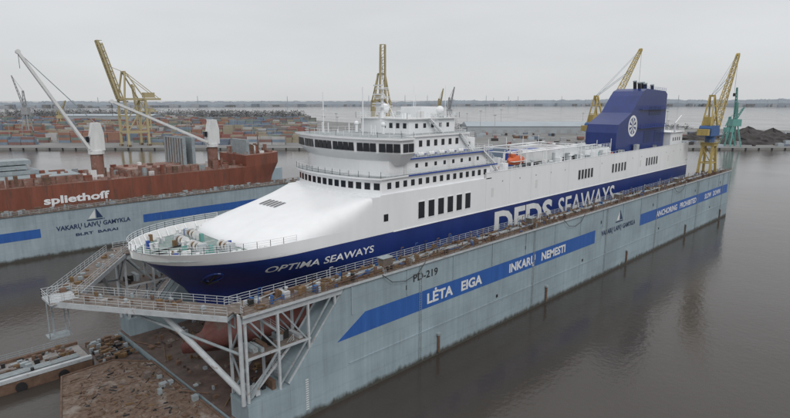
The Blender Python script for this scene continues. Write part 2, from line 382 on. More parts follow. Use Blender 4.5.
# ================================================================== DOCK CRANES
def dock_crane(cx, cy, tip, name='dock_crane'):
    e = empty(name); mb = MB(); Y = M['yellow']; B = M['cblue']
    w = 2.0; l = 3.2
    for sx in (-1,1):
        for sy in (-1,1):
            mb.beam((cx+sx*l,cy+sy*w,ZT+.9), (cx+sx*1.7,cy+sy*1.6,ZT+11), .75, .75, Y)
            mb.box(cx+sx*l-.9, cx+sx*l+.9, cy+sy*w-.35, cy+sy*w+.35, ZT+.17, ZT+1.0, M['brown'])
        mb.beam((cx+sx*2.7,cy-1.9,ZT+4.5), (cx+sx*2.7,cy+1.9,ZT+4.5), .4, .4, Y)
        mb.beam((cx+sx*2.7,cy-1.9,ZT+4.5), (cx+sx*1.9,cy+1.6,ZT+10), .25, .25, Y)
    for sy in (-1,1):
        mb.beam((cx-2.7,cy+sy*1.9,ZT+4.5), (cx+2.7,cy+sy*1.9,ZT+4.5), .4, .4, Y)
        mb.beam((cx-2.7,cy+sy*1.9,ZT+4.5), (cx+1.9,cy+sy*1.6,ZT+10), .25, .25, Y)
    mb.box(cx-2.3, cx+2.3, cy-2.3, cy+2.3, ZT+10.6, ZT+11.7, Y)
    mb.rail([(cx-2.8,cy-2.8,ZT+11.8),(cx+2.8,cy-2.8,ZT+11.8),(cx+2.8,cy+2.8,ZT+11.8),(cx-2.8,cy+2.8,ZT+11.8),(cx-2.8,cy-2.8,ZT+11.8)], Y)
    mb.box(cx-2.8, cx+2.8, cy-2.8, cy+2.8, ZT+11.7, ZT+11.8, Y)
    mb.cyl((cx,cy,ZT+11.8), (cx,cy,ZT+14.2), 1.6, B, 16)
    mb.build('portal', e)
    mb = MB(); z = ZT+14.2
    tip = Vector(tip); d = Vector((tip.x-cx, tip.y-cy, 0)).normalized(); n = Vector((-d.y,d.x,0)); c = Vector((cx,cy,0))
    def P(a, b, zz): return c+d*a+n*b+Vector((0,0,zz))
    prof = [(-5.2,z),(2.6,z),(2.6,z+1.8),(1.6,z+3.6),(-4.6,z+3.6),(-5.2,z+2.8)]
    k = len(prof); vs = [P(a,-2.1,b) for a, b in prof]+[P(a,2.1,b) for a, b in prof]
    mb.add(vs, [(i,(i+1)%k,k+(i+1)%k,k+i) for i in range(k)]+[tuple(range(k)),tuple(range(k,2*k))], B)
    mb.beam(P(-5.6,0,z+1.4), P(-7.4,0,z+1.4), 3.6, 2.2, Y)
    mb.beam(P(1.6,2.9,z+2.8), P(3.9,2.9,z+2.8), 1.6, 2.2, Y); mb.beam(P(2.0,2.9,z+3.1), P(3.95,2.9,z+3.1), 1.66, 1.0, M['glass'])
    for s_ in (-1.5,1.5):
        mb.beam(P(1.6,s_,z+3.4), P(-1.6,s_*.5,z+14), .5, .5, Y); mb.beam(P(-4.4,s_,z+3.4), P(-1.9,s_*.5,z+14), .4, .4, Y)
        mb.beam(P(.8,s_*.85,z+7), P(-3.6,s_*.85,z+7), .3, .3, Y); mb.beam(P(-.3,s_*.7,z+10.5), P(-2.8,s_*.7,z+10.5), .3, .3, Y)
    mb.beam(P(-1.75,-1,z+14), P(-1.75,1,z+14), .7, .7, Y)
    mb.rail([P(-5.4,-2.3,z+3.7),P(1.5,-2.3,z+3.7)], Y)
    mb.beam(P(-1.4,0,z+5.2), P(-4,0,z+5.2), 2.6, 3.0, Y)
    foot = P(2.6,0,z+1.6)
    mb.lattice(foot, tip, 2.6, .9, 13, Y, .26)
    for s_ in (-.5,.5):
        mb.beam(P(-1.75,s_,z+14), foot.lerp(tip,.72)+n*s_, .13, .13, M['steel']); mb.beam(P(-1.75,s_,z+14), tip+n*s_*.5, .08, .08, M['steel'])
    mb.cyl(tip-n*.5, tip+n*.5, .6, Y, 12)
    mb.beam(tip+d*.6, tip+d*.6-Vector((0,0,14)), .07, .07, M['black']); mb.box(tip.x+d.x*.6-.35, tip.x+d.x*.6+.35, tip.y+d.y*.6-.35, tip.y+d.y*.6+.35, tip.z-15.2, tip.z-14, M['black'])
    mb.build('slewing_jib', e)
    return e
dock_crane(190, 2.3, (208.5,1.0,61.5))
dock_crane(187.5, DW-2.3, (209.5,37.5,65.5))

# ================================================================== FERRY
YC = 22.; HB = 12.8; XE = 190.
def interp(z, T):
    if z <= T[0][0]: return T[0][1]
    for (a, b), (c, d) in zip(T[:-1], T[1:]):
        if z <= c: return b+(d-b)*(z-a)/(c-a)
    return T[-1][1]
STEM = [(3.8,7),(5.2,1.2),(6.6,1.0),(8.0,4.6),(9.8,5.6),(13,4.2),(16,2.2),(19,-.9),(21.5,-3.6),(23.5,-5.2)]
LEN = [(3.8,70),(9.8,56),(13,46),(16,36),(19,26),(21.5,20),(23.5,18.5)]
QQ = [(3.8,1.1),(9.8,1.0),(13,.9),(16,.78),(19,.62),(21.5,.53),(23.5,.5)]
def hb(x, z):
    d = x-interp(z, STEM)
    if d <= 0: return 0.
    u = min(1, d/interp(z, LEN)); m = HB if z > 5.2 else HB-2.5*(5.2-z)/1.4
    v = m*(1-(1-u)**2)**interp(z, QQ)
    if z < 8.3: v = max(v, .9*min(1, d/1.5)**.5*(1 if 4.5<z<7.5 else .5))
    return v
ferry = empty('ferry_ship')
zs = [3.8,4.5,5.2,5.9,6.6,7.3,8.0,8.9,9.8,11.4,13,14.5,16,17.5,19,20.3,21.5,22.2,23.5]
SN = 64
mb = MB()
grid = {}
for sd in (-1,1):
    for j, z in enumerate(zs):
        x0 = interp(z, STEM)
        for i in range(SN+1):
            x = x0+(XE-x0)*(i/SN)**2.3
            grid[(sd,j,i)] = (x, YC+sd*hb(x+1e-9,z), z)
for sd in (-1,1):
    for j in range(len(zs)-1):
        m = M['red'] if zs[j] < 9.7 else (M['blue'] if zs[j] < 21.4 else M['white'])
        vs = []; fs = []
        for i in range(SN+1): vs += [grid[(sd,j,i)], grid[(sd,j+1,i)]]
        for i in range(SN): fs.append((2*i,2*i+2,2*i+3,2*i+1))
        mb.add(vs, fs, m)
mb.add([(XE,YC-10,3.8),(XE,YC+10,3.8),(XE,YC+HB,5.2),(XE,YC+HB,23.5),(XE,YC-HB,23.5),(XE,YC-HB,5.2)], [(0,1,2,3,4,5)], M['blue'])
ob = mb.build('hull', ferry, smooth=True)
bm = bmesh.new(); bm.from_mesh(ob.data); bmesh.ops.remove_doubles(bm, verts=bm.verts, dist=.003); bmesh.ops.recalc_face_normals(bm, faces=bm.faces); bm.to_mesh(ob.data); bm.free()
# anchors in their pockets, one each bow
mb = MB()
for sd in (-1,1):
    ax, az = 4.2, 18.6; f = lambda x, z: YC+sd*(hb(x,z)+.12)
    ring = [(ax+1.1*math.cos(a), f(ax+1.1*math.cos(a), az+.9*math.sin(a)), az+.9*math.sin(a)) for a in [2*math.pi*k/16 for k in range(16)]]
    for a, b in zip(ring, ring[1:]+ring[:1]): mb.cyl(a, b, .16, M['blue'], 6)
    mb.cyl((ax,f(ax,az+.5),az+.5), (ax,f(ax,az-1.5)+sd*.1,az-1.5), .18, M['black'], 8)
    mb.beam((ax-1,f(ax-1,az-.7)+sd*.1,az-.7), (ax,f(ax,az-1.5)+sd*.15,az-1.5), .3, .35, M['black']); mb.beam((ax+1,f(ax+1,az-.7)+sd*.1,az-.7), (ax,f(ax,az-1.5)+sd*.15,az-1.5), .3, .35, M['black'])
mb.build('anchors', ferry)
mb = MB()
xs = [-5.2+(15+5.2)*(i/30)**1.8 for i in range(31)]
def edge(off): return [(max(x,-5.2)+ (off*1.1 if i == 0 else 0), max(0,hb(x,23.5)-off)) for i, x in enumerate(xs)]
for sd in (-1,1):
    o = edge(.0); n_ = edge(.35)
    for k in range(30):
        a, b = o[k], o[k+1]; c, d = n_[k], n_[k+1]
        mb.add([(a[0],YC+sd*a[1],23.51),(b[0],YC+sd*b[1],23.51),(d[0],YC+sd*d[1],23.51),(c[0],YC+sd*c[1],23.51)], [(0,1,2,3)], M['white'])
        mb.add([(c[0],YC+sd*c[1],23.51),(d[0],YC+sd*d[1],23.51),(d[0],YC+sd*max(0,d[1]-.9),22.25),(c[0]+.9*(k==0),YC+sd*max(0,c[1]-.9),22.25)], [(0,1,2,3)], M['white2'])
        if k % 2 == 0 and k > 2: mb.beam((c[0],YC+sd*(c[1]-.1),23.45), (c[0],YC+sd*max(0,c[1]-1.2),22.3), .12, .12, M['white'])
    mb.rail([(a[0],YC+sd*max(0,a[1]-.15),23.5) for a in o[::2]], M['white'], h=1.0, sp=1.6, t=.06)
deck = [(x, max(0,hb(x,23.5)-.9)) for x in xs]
mb.add([(x,YC-b,22.25) for x, b in deck]+[(x,YC+b,22.25) for x, b in deck[::-1]], [tuple(range(62))], M['decksh'])
for sd in (-1,1):
    for x, y in ((3.6,2.6),(6.8,5.4)):
        yy = YC+sd*y
        mb.cyl((x,yy-1.2,23.0), (x,yy+1.2,23.0), .45, M['rope'], 14)
        for q in (-1.2,-.1,1.2): mb.cyl((x,yy+q-.06,23.0), (x,yy+q+.06,23.0), .75, M['white2'], 14)
        mb.box(x-.6,x+.7,yy+sd*1.5-.4,yy+sd*1.5+.4,22.26,23.6,M['lsteel']); mb.box(x-.8,x+.8,yy-1.5,yy+1.5,22.26,22.45,M['steel'])
    for x, y in ((-1,3.4),(1.6,7),(6,9.6),(10.0,10.4),(3,1.0)):
        for q in (0,.9): mb.cyl((x+q,YC+sd*y,22.25), (x+q,YC+sd*y,23.0), .22, M['white2'], 10); mb.cyl((x+q,YC+sd*y,23.0), (x+q,YC+sd*y,23.1), .3, M['white2'], 10)
    for k in range(16):
        x = R.uniform(-1.5,8.5); y = R.uniform(.6,8); mb.box(x,x+R.uniform(.2,.9),YC+sd*y,YC+sd*y+R.uniform(.2,.8),22.25,22.25+R.uniform(.3,1.3),R.choice([M['white2'],M['lsteel'],M['teal'],M['steel'],M['rope'],M['blue2']]))
for y in (-1.2,1.2): mb.beam((-2,YC+y*.6,22.35), (5,YC+y*1.6,22.45), .16, .2, M['black'])
mb.cyl((-3.4,YC,22.25), (-3.4,YC,26.2), .12, M['white'], 8, .06)
mb.build('forecastle', ferry)
NX, NT = 34, 48
def shell_h(t): return 22.3+6.3*(t**.62)*(1-.06*math.sin(math.pi*t))
def shell_top(x): return shell_h(max(0,(x-9.0)/22.1))
mb = MB(); vs = []; fs = []
for i in range(NX+1):
    t = (i/NX)**1.3; x = 9.0+t*22.1; top = shell_h(t)
    e1 = .35-.27*t**2.5; e2 = .6-.5*t**2.5
    if i == NX: top = 28.32
    for k in range(NT+1):
        th = math.pi*k/NT; c = math.cos(th); s_ = math.sin(th)
        w = abs(c)**e1*(1 if c >= 0 else -1); xx = x+1.4*(abs(w)**3)*(1-t)
        b = hb(xx,23.5)-.025-(.35*(1-t/.2) if t < .2 else 0)
        vs.append((xx, YC-w*b, 21.8+(top-21.8)*max(0,s_)**e2))
for i in range(NX):
    for k in range(NT): a = i*(NT+1)+k; fs.append((a,a+1,a+NT+2,a+NT+1))
fs.append(tuple(range(NT+1)))
mb.add(vs, fs, M['white'])
mb.build('fore_shell', ferry, smooth=True)
mb = MB()
for k in range(5):
    y = YC+1.5+k*1.15; mb.beam((20.2,y,shell_top(20.2)+.02), (22.6,y,shell_top(22.6)+.02), .62, .14, M['hazes'])
    mb.beam((20.35,y,shell_top(20.35)+.05), (22.45,y,shell_top(22.45)+.05), .4, .14, M['glass'])
mb.build('shell_vents', ferry)
mb = MB()
mb.box(31, XE-.02, YC-HB+.02, YC+HB-.02, 23.48, 28.3, M['white'])
mb.box(66, XE-.05, YC-HB+.3, YC+HB-.3, 28.3, 28.34, M['deckaft'])
for sd in (-1,1):
    y = YC+sd*(HB-.14); mb.box(64, XE-.02, y-.12, y+.12, 28.3, 29.6, M['white']); mb.box(64, XE, y-.2, y+.2, 29.6, 29.68, M['white'])
    ys = YC+sd*(HB-.02)
    for x0, x1, n in ((105.5,114.5,5),(126,136.5,5),(151,161.5,5)):
        for k in range(n):
            x = x0+(x1-x0)*k/n; mb.box(x, x+1.15, ys-.04, ys+.04, 24.1, 26.6, M['glass'])
            mb.box(x-.1, x+1.25, ys-.06, ys+.06, 23.98, 24.09, M['white2'])
    for k in range(6):
        x = 42.6+k*2.85; mb.box(x, x+1.75, ys-.05, ys+.05, 22.9, 26.1, M['glass'])
        for zz in (22.75,26.1): mb.box(x-.15, x+1.9, ys-.09, ys+.09, zz, zz+.13, M['white'])
        for xx in (x-.15, x+1.76): mb.box(xx, xx+.14, ys-.08, ys+.08, 22.88, 26.1, M['white'])
    mb.box(33.6, 34.7, ys-.04, ys+.04, 23.7, 25.0, M['glass'])
    for x in (66,84,146,170):
        mb.box(x, x+.9, ys-.03, ys+.03, 24.2, 26.2, M['white2'])
    for x in range(70,188,7):
        if not (104<x<116 or 125<x<138 or 150<x<163): mb.box(x, x+.35, ys-.03, ys+.03, 27.2, 27.5, M['steel'])
    mb.box(36, XE, ys-.12, ys+.12, 21.43, 21.55, M['white'])
    for x in range(64, 190, 9): mb.box(x, x+.04, ys-.035, ys+.035, 21.6, 29.5, M['white2'])
mb.box(XE, XE+.1, YC-9, YC+9, 9, 22, M['white2'])
mb.build('garage_sides', ferry)
def plan(xf, xa, half, bul, n=12):
    pts = [(xf+bul*abs(-1+2*k/n)**2.4, YC+half*(-1+2*k/n)) for k in range(n+1)]
    return [(xa,YC-half)]+pts+[(xa,YC+half)]
mb = MB(); wn = MB(); tr = MB(); rl = MB()
t2 = plan(31.2,66,12.3,2.4,14); t3 = plan(33.6,65,11.9,2.2)
mb.prism(t2, 28.3, 31.2, M['white']); s2 = plan(30.4,68,12.75,2.5); mb.prism(s2, 31.2, 31.5, M['white'], M['deckaft'])
mb.prism(t3, 31.5, 34.2, M['white']); s3 = [(38,YC-12.6),(66.5,YC-12.6),(66.5,YC+12.6),(38,YC+12.6)]; mb.prism(s3, 34.2, 34.5, M['white'], M['deckaft'])
s1 = plan(30.6,66,12.78,2.3); mb.prism(s1, 28.3, 28.5, M['white'])
wn.windows(t2[1:-1], 29.3, 30.5, 1.15, .22, M['glass'], margin=.1)
for side_ in ([t2[0],t2[1]], [t2[-2],t2[-1]]): wn.windows(side_, 29.35, 30.5, .95, 1.1, M['glass'])
for yy in (t3[0][1], t3[-1][1]):
    wn.windows([(63,yy),(42,yy)], 32.5, 33.3, .7, 2.0, M['glass'])
    for x in (39.5,52,60): tr.box(x, x+.85, yy-.05, yy+.05, 31.52, 33.5, M['white2'])
rl.rail([(x+.25 if 0 < i < len(s2)-1 else x, YC+(y-YC)*.985, 31.5) for i, (x, y) in enumerate(s2)], M['white'], sp=1.5)
for sd in (-1,1): rl.rail([(40.5,YC+sd*12.45,34.5),(66.3,YC+sd*12.45,34.5)], M['white'], sp=1.5)
bf = [(39.4,YC-15),(35.8,YC-15),(34.2,YC-11),(33.0,YC-6),(32.6,YC),(33.0,YC+6),(34.2,YC+11),(35.8,YC+15),(39.4,YC+15)]
bb = bf+[(40.4,YC+10.5),(60,YC+10.5),(60,YC-10.5),(40.4,YC-10.5)]
lo = [(x+1.6 if x < 38 else x, YC+(y-YC)*(.84 if x < 40 else 1)) for x, y in bb]
mb.prism(lo, 33.4, 35.7, M['white'], pts2=bb)
b2 = [(x-.25 if x < 36.5 else x, y) for x, y in bb]
mb.prism(bb, 35.7, 38.1, M['white'], pts2=b2)
mb.prism([(x-.7 if x < 39.5 else x+.3, YC+(y-YC)*1.035) for x, y in bb], 38.1, 38.45, M['white'], M['deckaft'])
wn.windows([((x+u)/2,(y+v)/2) for (x,y),(u,v) in zip(bf, [(x-.25 if x < 36.5 else x, y) for x, y in bf])], 35.95, 37.45, 1.25, .16, M['glass'], t=.2, margin=.1)
wn.windows([(58,YC-10.5),(42,YC-10.5)], 36.2, 37.4, .9, 1.3, M['glass'])
tr.box(40.6, 60.2, YC-10.62, YC-10.5, 34.6, 34.85, M['blue2'])
for sd in (-1,1):
    tr.box(40, 66.5, YC+sd*12.62-.02, YC+sd*12.62+.02, 34.22, 34.48, M['blue2'])
    tr.box(40, 68, YC+sd*12.77-.02, YC+sd*12.77+.02, 31.22, 31.48, M['blue2'])
    for k in range(5):
        x = 44+k*3; tr.cyl((x,YC+sd*11.3,34.9), (x+1.4,YC+sd*11.3,34.9), .4, M['white'], 10)
rl.rail([(x,y,38.45) for x, y in [(33.4,YC),(34.8,YC-10),(36.6,YC-14.3),(39.6,YC-14.3),(40.5,YC-10.3),(60,YC-10.3),(60,YC+10.3),(40.5,YC+10.3),(39.6,YC+14.3),(36.6,YC+14.3),(34.8,YC+10),(33.4,YC)]], M['white'], sp=1.8, t=.045, rails=2, h=.95)
mb.prism([(46,YC-7),(45,YC),(46,YC+7),(60,YC+7),(60,YC-7)], 38.45, 41.2, M['white']); mb.box(45, 61, YC-7.6, YC+7.6, 41.2, 41.4, M['white2'])
wn.windows([(59,YC-7),(47,YC-7)], 39.5, 40.4, .8, 1.6, M['glass']); wn.windows([(46,YC-7),(45,YC)], 39.5, 40.5, .8, .9, M['glass'])
rl.rail([(45,YC-7.5,41.4),(61,YC-7.5,41.4),(61,YC+7.5,41.4),(45,YC+7.5,41.4),(45,YC-7.5,41.4)], M['white'], sp=1.4)
mb.box(54, 59, YC-3, YC+3, 41.4, 43.6, M['white'])
mb.box(60, 66, YC-8, YC+8, 34.5, 37, M['white']); mb.box(66, 70, YC-10, YC+9, 28.34, 31.3, M['white'])
wn.windows([(65,YC-8),(61,YC-8)], 35.2, 36.1, .7, 1.2, M['glass'])
rl.rail([(60,YC-8,37),(66,YC-8,37),(66,YC+8,37)], M['white'])
rl.rail([(66.2,YC-12.5,34.5),(66.2,YC+12.5,34.5)], M['white']); rl.rail([(68,YC-12.6,31.5),(68,YC+12.6,31.5)], M['white'])
for a, b, y in (((71,28.4),(67.5,31.5),YC-11.6), ((67.4,31.5),(63,34.5),YC-12.3), ((55,38.5),(51,41.3),YC-7.9), ((61,34.5),(57,38.3),YC-11)):
    for dy in (-.4,.4): tr.beam((a[0],y+dy,a[1]), (b[0],y+dy,b[1]), .08, .28, M['white'])
    for k in range(12): t = k/11; tr.box(a[0]+(b[0]-a[0])*t-.13, a[0]+(b[0]-a[0])*t+.13, y-.4, y+.4, a[1]+(b[1]-a[1])*t-.02, a[1]+(b[1]-a[1])*t+.02, M['steel'])
    rl.rail([(a[0],y-.42,a[1]),(b[0],y-.42,b[1])], M['white'], sp=1)
tr.cyl((46.5,YC+1,41.4), (46.5,YC+1,49), .38, M['white'], 8, .2); tr.cyl((46.5,YC+1,49), (46.5,YC+1,53.5), .08, M['steel'], 6)
for z, w in ((43.8,3),(45.6,2.4),(47.4,1.8)):
    tr.beam((46.5,YC+1-w,z), (46.5,YC+1+w,z), .16, .16, M['white']); tr.box(45.4, 47.6, YC, YC+2, z-.3, z-.2, M['white'])
    tr.beam((45.9,YC-.4+w*.2,z+.5), (45.9,YC+2.6+w*.2,z+.5), .12, .28, M['white2'])
for s_ in (-1.6,1.6): tr.beam((48.5,YC+1+s_,41.4), (46.5,YC+1,47), .16, .16, M['white'])
for x, y, z0_, z1_, r_ in ((36.8,YC+8,38.5,46.5,.1),(49,YC-6,41.4,46,.05),(60.5,YC-4,41.4,48,.06),(53,YC+6,41.4,47,.05),(57,YC+2,43.6,48,.06),(43,YC+3,38.5,47.5,.12)):
    tr.cyl((x,y,z0_), (x,y,z1_), r_, M['white'], 6)
tr.beam((36.8,YC+7,43), (36.8,YC+9,43), .1, .1, M['white'])
for x, y, r_, z in ((57,YC-5.5,.9,42.9),(51,YC+5,1.1,43.2),(59,YC+5,.7,42.5)):
    tr.cyl((x,y,41.4), (x,y,z-.3), .25, M['white'], 8); tr.sphere((x,y,z), r_, M['white'], 14)
for k in range(26):
    x = R.uniform(46,60); y = YC+R.uniform(-7,7); tr.box(x, x+R.uniform(.3,1.1), y, y+R.uniform(.3,1.1), 41.4, 41.4+R.uniform(.4,1.5), R.choice([M['white'],M['lsteel'],M['white2']]))
for k in range(16):
    x = R.uniform(61,65); y = YC+R.uniform(-7.5,6); tr.box(x, x+R.uniform(.3,1), y, y+R.uniform(.3,1), 37, 37+R.uniform(.5,1.8), R.choice([M['white'],M['lsteel']]))
for k in range(9):
    x = R.uniform(36,44); y = YC+R.uniform(-9,9); tr.cyl((x,y,38.5), (x,y,38.5+R.uniform(.6,2.4)), .1, M['white'], 6)
for x, y in ((42,YC-4),(43,YC+5)): tr.cyl((x,y,38.5), (x,y,40.2), .3, M['white'], 10); tr.sphere((x,y,40.3), .5, M['white'], 10)
mb.build('superstructure', ferry); wn.build('windows', ferry); tr.build('masts_and_trim', ferry); rl.build('railings', ferry)
wall_text('name_letters', 'OPTIMA SEAWAYS', 10.5, 20.5, 18.7, 1.2, 0, M['white2'], ferry, .015, fn=lambda x, z: YC-hb(x,z)-.06, shear=.15)
wall_text('line_letters_a', 'DFDS', 67.5, 25, 14.9, 5.6, YC-HB-.05, M['white2'], ferry, .035)
wall_text('line_letters_b', 'SEAWAYS', 95.5, 33, 15.1, 5.2, YC-HB-.05, M['white2'], ferry, .01)
# funnel
mb = MB(); fy0, fy1 = YC-9., YC+1.
prof = [(136,28.34),(136,35),(137,37.5),(141,39),(146,41),(152,46.3),(154,47.8),(157,48.6),(173,48.0),(175,47),(175,28.34)]
mb.prismy(prof, fy0, fy1, M['blue'])
mb.build('funnel', ferry)
mb = MB()
for x, y, h in ((158,YC-6,2.2),(160.5,YC-3.5,2.8),(163,YC-6,2.0),(166,YC-4,2.5),(169,YC-6,1.7)):
    mb.cyl((x,y,48), (x-.6,y,48.4+h), .55, M['black'], 12); mb.cyl((x-.55,y,48.2+h), (x-.62,y,48.5+h), .65, M['steel'], 12)
cx, cz, rr_ = 147.5, 36.8, 3.4
vs = []; n = 28
for k in range(n):
    a = 2*math.pi*k/n; vs += [(cx+rr_*math.cos(a),fy0-.03,cz+rr_*math.sin(a)), (cx+rr_*.78*math.cos(a),fy0-.03,cz+rr_*.78*math.sin(a))]
mb.add(vs, [(2*k,2*k+1,(2*k+3)%(2*n),(2*k+2)%(2*n)) for k in range(n)], M['white'])
for a in range(0,180,45):
    c_, s_ = math.cos(math.radians(a)), math.sin(math.radians(a)); l = rr_*.72; w = .5
    for sg in (-1,1):
        mb.add([(cx,fy0-.03-.002*a/45,cz),(cx+sg*l*c_-w*s_,fy0-.03-.002*a/45,cz+sg*l*s_+w*c_),(cx+sg*l*c_+w*s_,fy0-.03-.002*a/45,cz+sg*l*s_-w*c_)], [(0,1,2)], M['white'])
for x0, x1, z0, z1 in ((157,163,31,35),(166,172,31,35),(160,170,40,43)):
    for k in range(8):
        z = z0+(z1-z0)*k/8; mb.box(x0, x1, fy0-.12, fy0, z, z+.2, M['navy'])
for y in (YC-7,YC-3): mb.box(135.9,136,y,y+1.4,28.4,30.6,M['white2'])
for z in (36,42): mb.rail([(152,fy0-.9,z),(175,fy0-.9,z)], M['blue2'], t=.06); mb.box(152, 175, fy0-1, fy0, z-.1, z, M['blue2'])
mb.rail([(155,fy0+.2,48.4),(174,fy0+.2,47.9)], M['blue2'], t=.06)
mb.build('funnel_fittings', ferry)
# weather deck gear
mb = MB(); W = M['white']
mb.box(72, 76, YC-4, YC+6, 28.34, 30.6, W); mb.box(118, 134, YC-8, YC+2, 28.34, 30.9, W); mb.box(119,133,YC-7.9,YC+1.9,30.9,30.95,M['deckaft'])
mb.box(176, 188, YC-11, YC+11, 28.34, 33.6, W); mb.box(175.5, 189, YC-11.6, YC+11.6, 33.6, 33.8, W)
mb.windows([(187,YC-11),(177,YC-11)], 30.6, 31.8, .9, 1.2, M['glass']); mb.rail([(175.6,YC-11.4,33.8),(189,YC-11.4,33.8),(189,YC+11.4,33.8)], W, t=.08)
mb.rail([(118,YC-8,30.95),(134,YC-8,30.95)], W, t=.08)
for k in range(34):
    x = 83+k*1.5+R.uniform(-.5,.5); y = YC+R.choice([-10.8,-10.2,-6,-2,3,8])+R.uniform(-.6,.6); h = R.uniform(.8,3.0)
    mb.cyl((x,y,28.34), (x,y,28.34+h), .3, W, 10); mb.cyl((x,y,28.3+h), (x,y,28.6+h), .55, R.choice([W,W,M['lsteel']]), 10)
for k in range(230):
    x = R.uniform(70,174); y = YC+R.uniform(-11.8,11)
    if 134 < x < 176 and -9.9 < y-YC < 1.5: continue
    m = R.choice([W,W,M['lsteel'],M['steel'],M['white2'],M['deckaft'],M['lifeboat'] if R.random() < .3 else W,M['blue2'] if R.random() < .4 else M['lsteel'],M['brown'],M['teal'] if R.random() < .3 else W])
    mb.box(x, x+R.uniform(.4,2.2), y, y+R.uniform(.4,1.4), 28.34, 28.34+R.uniform(.4,2.7), m)
for x, y, m in ((88,YC-7.5,M['white2']),(88,YC-3.8,M['blue2']),(104,YC-6.5,M['white']),(104,YC-2.6,M['cont4']),(100,YC+3,M['white2']),(84,YC+4,M['cont3'])):
    mb.box(x, x+12.5, y, y+2.5, 29.5, 32.2, m); mb.box(x+.2, x+12.3, y+.3, y+2.2, 29.2, 29.5, M['black'])
    for q in (9.2,10.4,11.6):
        for yy in (y+.1,y+2.1): mb.cyl((x+q,yy,28.85), (x+q,yy+.3,28.85), .5, M['black'], 10)
    for yy in (y+.5,y+1.9): mb.beam((x+1.5,yy,28.34), (x+1.5,yy,29.3), .15, .15, M['steel'])
for x in range(72, 135, 9):
    for sd in (-1,1): mb.cyl((x,YC+sd*11.9,28.34), (x,YC+sd*11.9,34), .09, W, 6)
for x in (80,90,98,108,116):
    mb.beam((x,YC-11,28.34),(x,YC-11,32.6),.22,.22,W); mb.beam((x,YC+5,28.34),(x,YC+5,32.6),.22,.22,W); mb.beam((x,YC-11,32.6),(x,YC+5,32.6),.22,.22,W)
for y in (YC-11,YC-8,YC+5): mb.cyl((80,y,32.75),(118,y,32.75),.14,W,6)
mb.rail([(66,YC-HB+.2,29.68),(134,YC-HB+.2,29.68)], W, h=.6, sp=2, rails=1)
for x in (178,184): mb.cyl((x,YC-5,33.8), (x,YC-5,41), .12, W, 6)
mb.box(179,184,YC-6,YC+2,33.8,36.2,W)
mb.beam((176.5,YC-12,33.8),(176.5,YC-12,37),.4,.4,W); mb.beam((176.5,YC-12,37),(182,YC-12,39.5),.3,.3,W)
mb.build('weather_deck_gear', ferry)
def lifeboat(x, y, z, l=7.5):
    mb = MB(); vs = []; fs = []; n = 12; k = 12
    for i in range(n+1):
        t = i/n; w = 1.35*max(.04, math.sin(math.pi*min(1,max(0,t)))**.45)
        for j in range(k):
            a = 2*math.pi*j/k; c = math.cos(a); s_ = math.sin(a)
            vs.append((x+t*l, y+w*c, z+(1.25 if s_ > 0 else 1.0)*s_*(.35+.65*w/1.35)))
    for i in range(n):
        for j in range(k): fs.append((i*k+j,i*k+(j+1)%k,(i+1)*k+(j+1)%k,(i+1)*k+j))
    mb.add(vs, fs, M['lifeboat'])
    mb.box(x+1, x+2.4, y-.6, y+.6, z+1, z+1.7, M['lifeboat']); mb.box(x+.3, x+l-.3, y-1.42, y+1.42, z-.08, z+.08, M['white2'])
    for xx in (x+.8, x+l-.8):
        mb.beam((xx,y+1.9,28.34), (xx,y+1.7,z+1.8), .3, .3, M['white']); mb.beam((xx,y+1.7,z+1.8), (xx,y,z+2.4), .3, .3, M['white']); mb.beam((xx,y,z+2.4), (xx,y,z+1.1), .07, .07, M['black'])
    mb.build('lifeboat', ferry, smooth=True)
lifeboat(76.5, YC-9.8, 30.9, 6.5); lifeboat(76.5, YC+9.5, 30.9, 6.5)

# ================================================================== LEFT DOCK + CARGO SHIP
d2 = empty('floating_dry_dock'); LX0, LX1, LY = -150., 118., 122.
mb = MB()
mb.box(LX0, LX1, LY, LY+4, -3, 13, M['dock2']); mb.box(LX0-.2, LX1+.2, LY-.3, LY+4.3, 13, 13.2, M['deckrust'])
mb.box(LX0, LX1, LY+46, LY+50, -3, 13, M['dock2']); mb.box(LX0, LX1, LY+4, LY+46, -3, 2, M['dock2'])
mb.build('wing_walls', d2)
mb = MB()
mb.box(LX0, 5, LY-.03, LY, 6, 8.6, M['stripe']); mb.box(34, 112, LY-.03, LY, 6, 8.6, M['stripe'])
logo(mb, 20, 9.6, 1.0, LY-.05)
for x in range(-140, 118, 9): mb.box(x-.1, x+.1, LY-.12, LY, 9, 12.9, M['dock2'])
mb.rail([(LX0,LY-.1,13.2),(LX1,LY-.1,13.2)], M['lsteel'], sp=2.5, t=.08); mb.rail([(LX0,LY+4.1,13.2),(LX1,LY+4.1,13.2)], M['brown'], sp=2.5, t=.08)
rr = random.Random(5)
for k in range(300):
    x = rr.uniform(-60,115); y = rr.uniform(LY+.3,LY+3.4); mb.box(x, x+rr.uniform(.3,2), y, y+.6, 13.2, 13.2+rr.uniform(.3,1.3), rr.choice([M['steel'],M['brown'],M['deckrust'],M['brown']]))
mb.build('wall_fittings', d2)
wall_text('letters_yard', 'VAKARŲ LAIVŲ GAMYKLA', 9, 21, 7.2, 1.3, LY-.05, M['navy'], d2, .03)
wall_text('letters_dock', 'BLRT  BARAI', 14, 12, 4.9, .8, LY-.05, M['navy'], d2, .03)

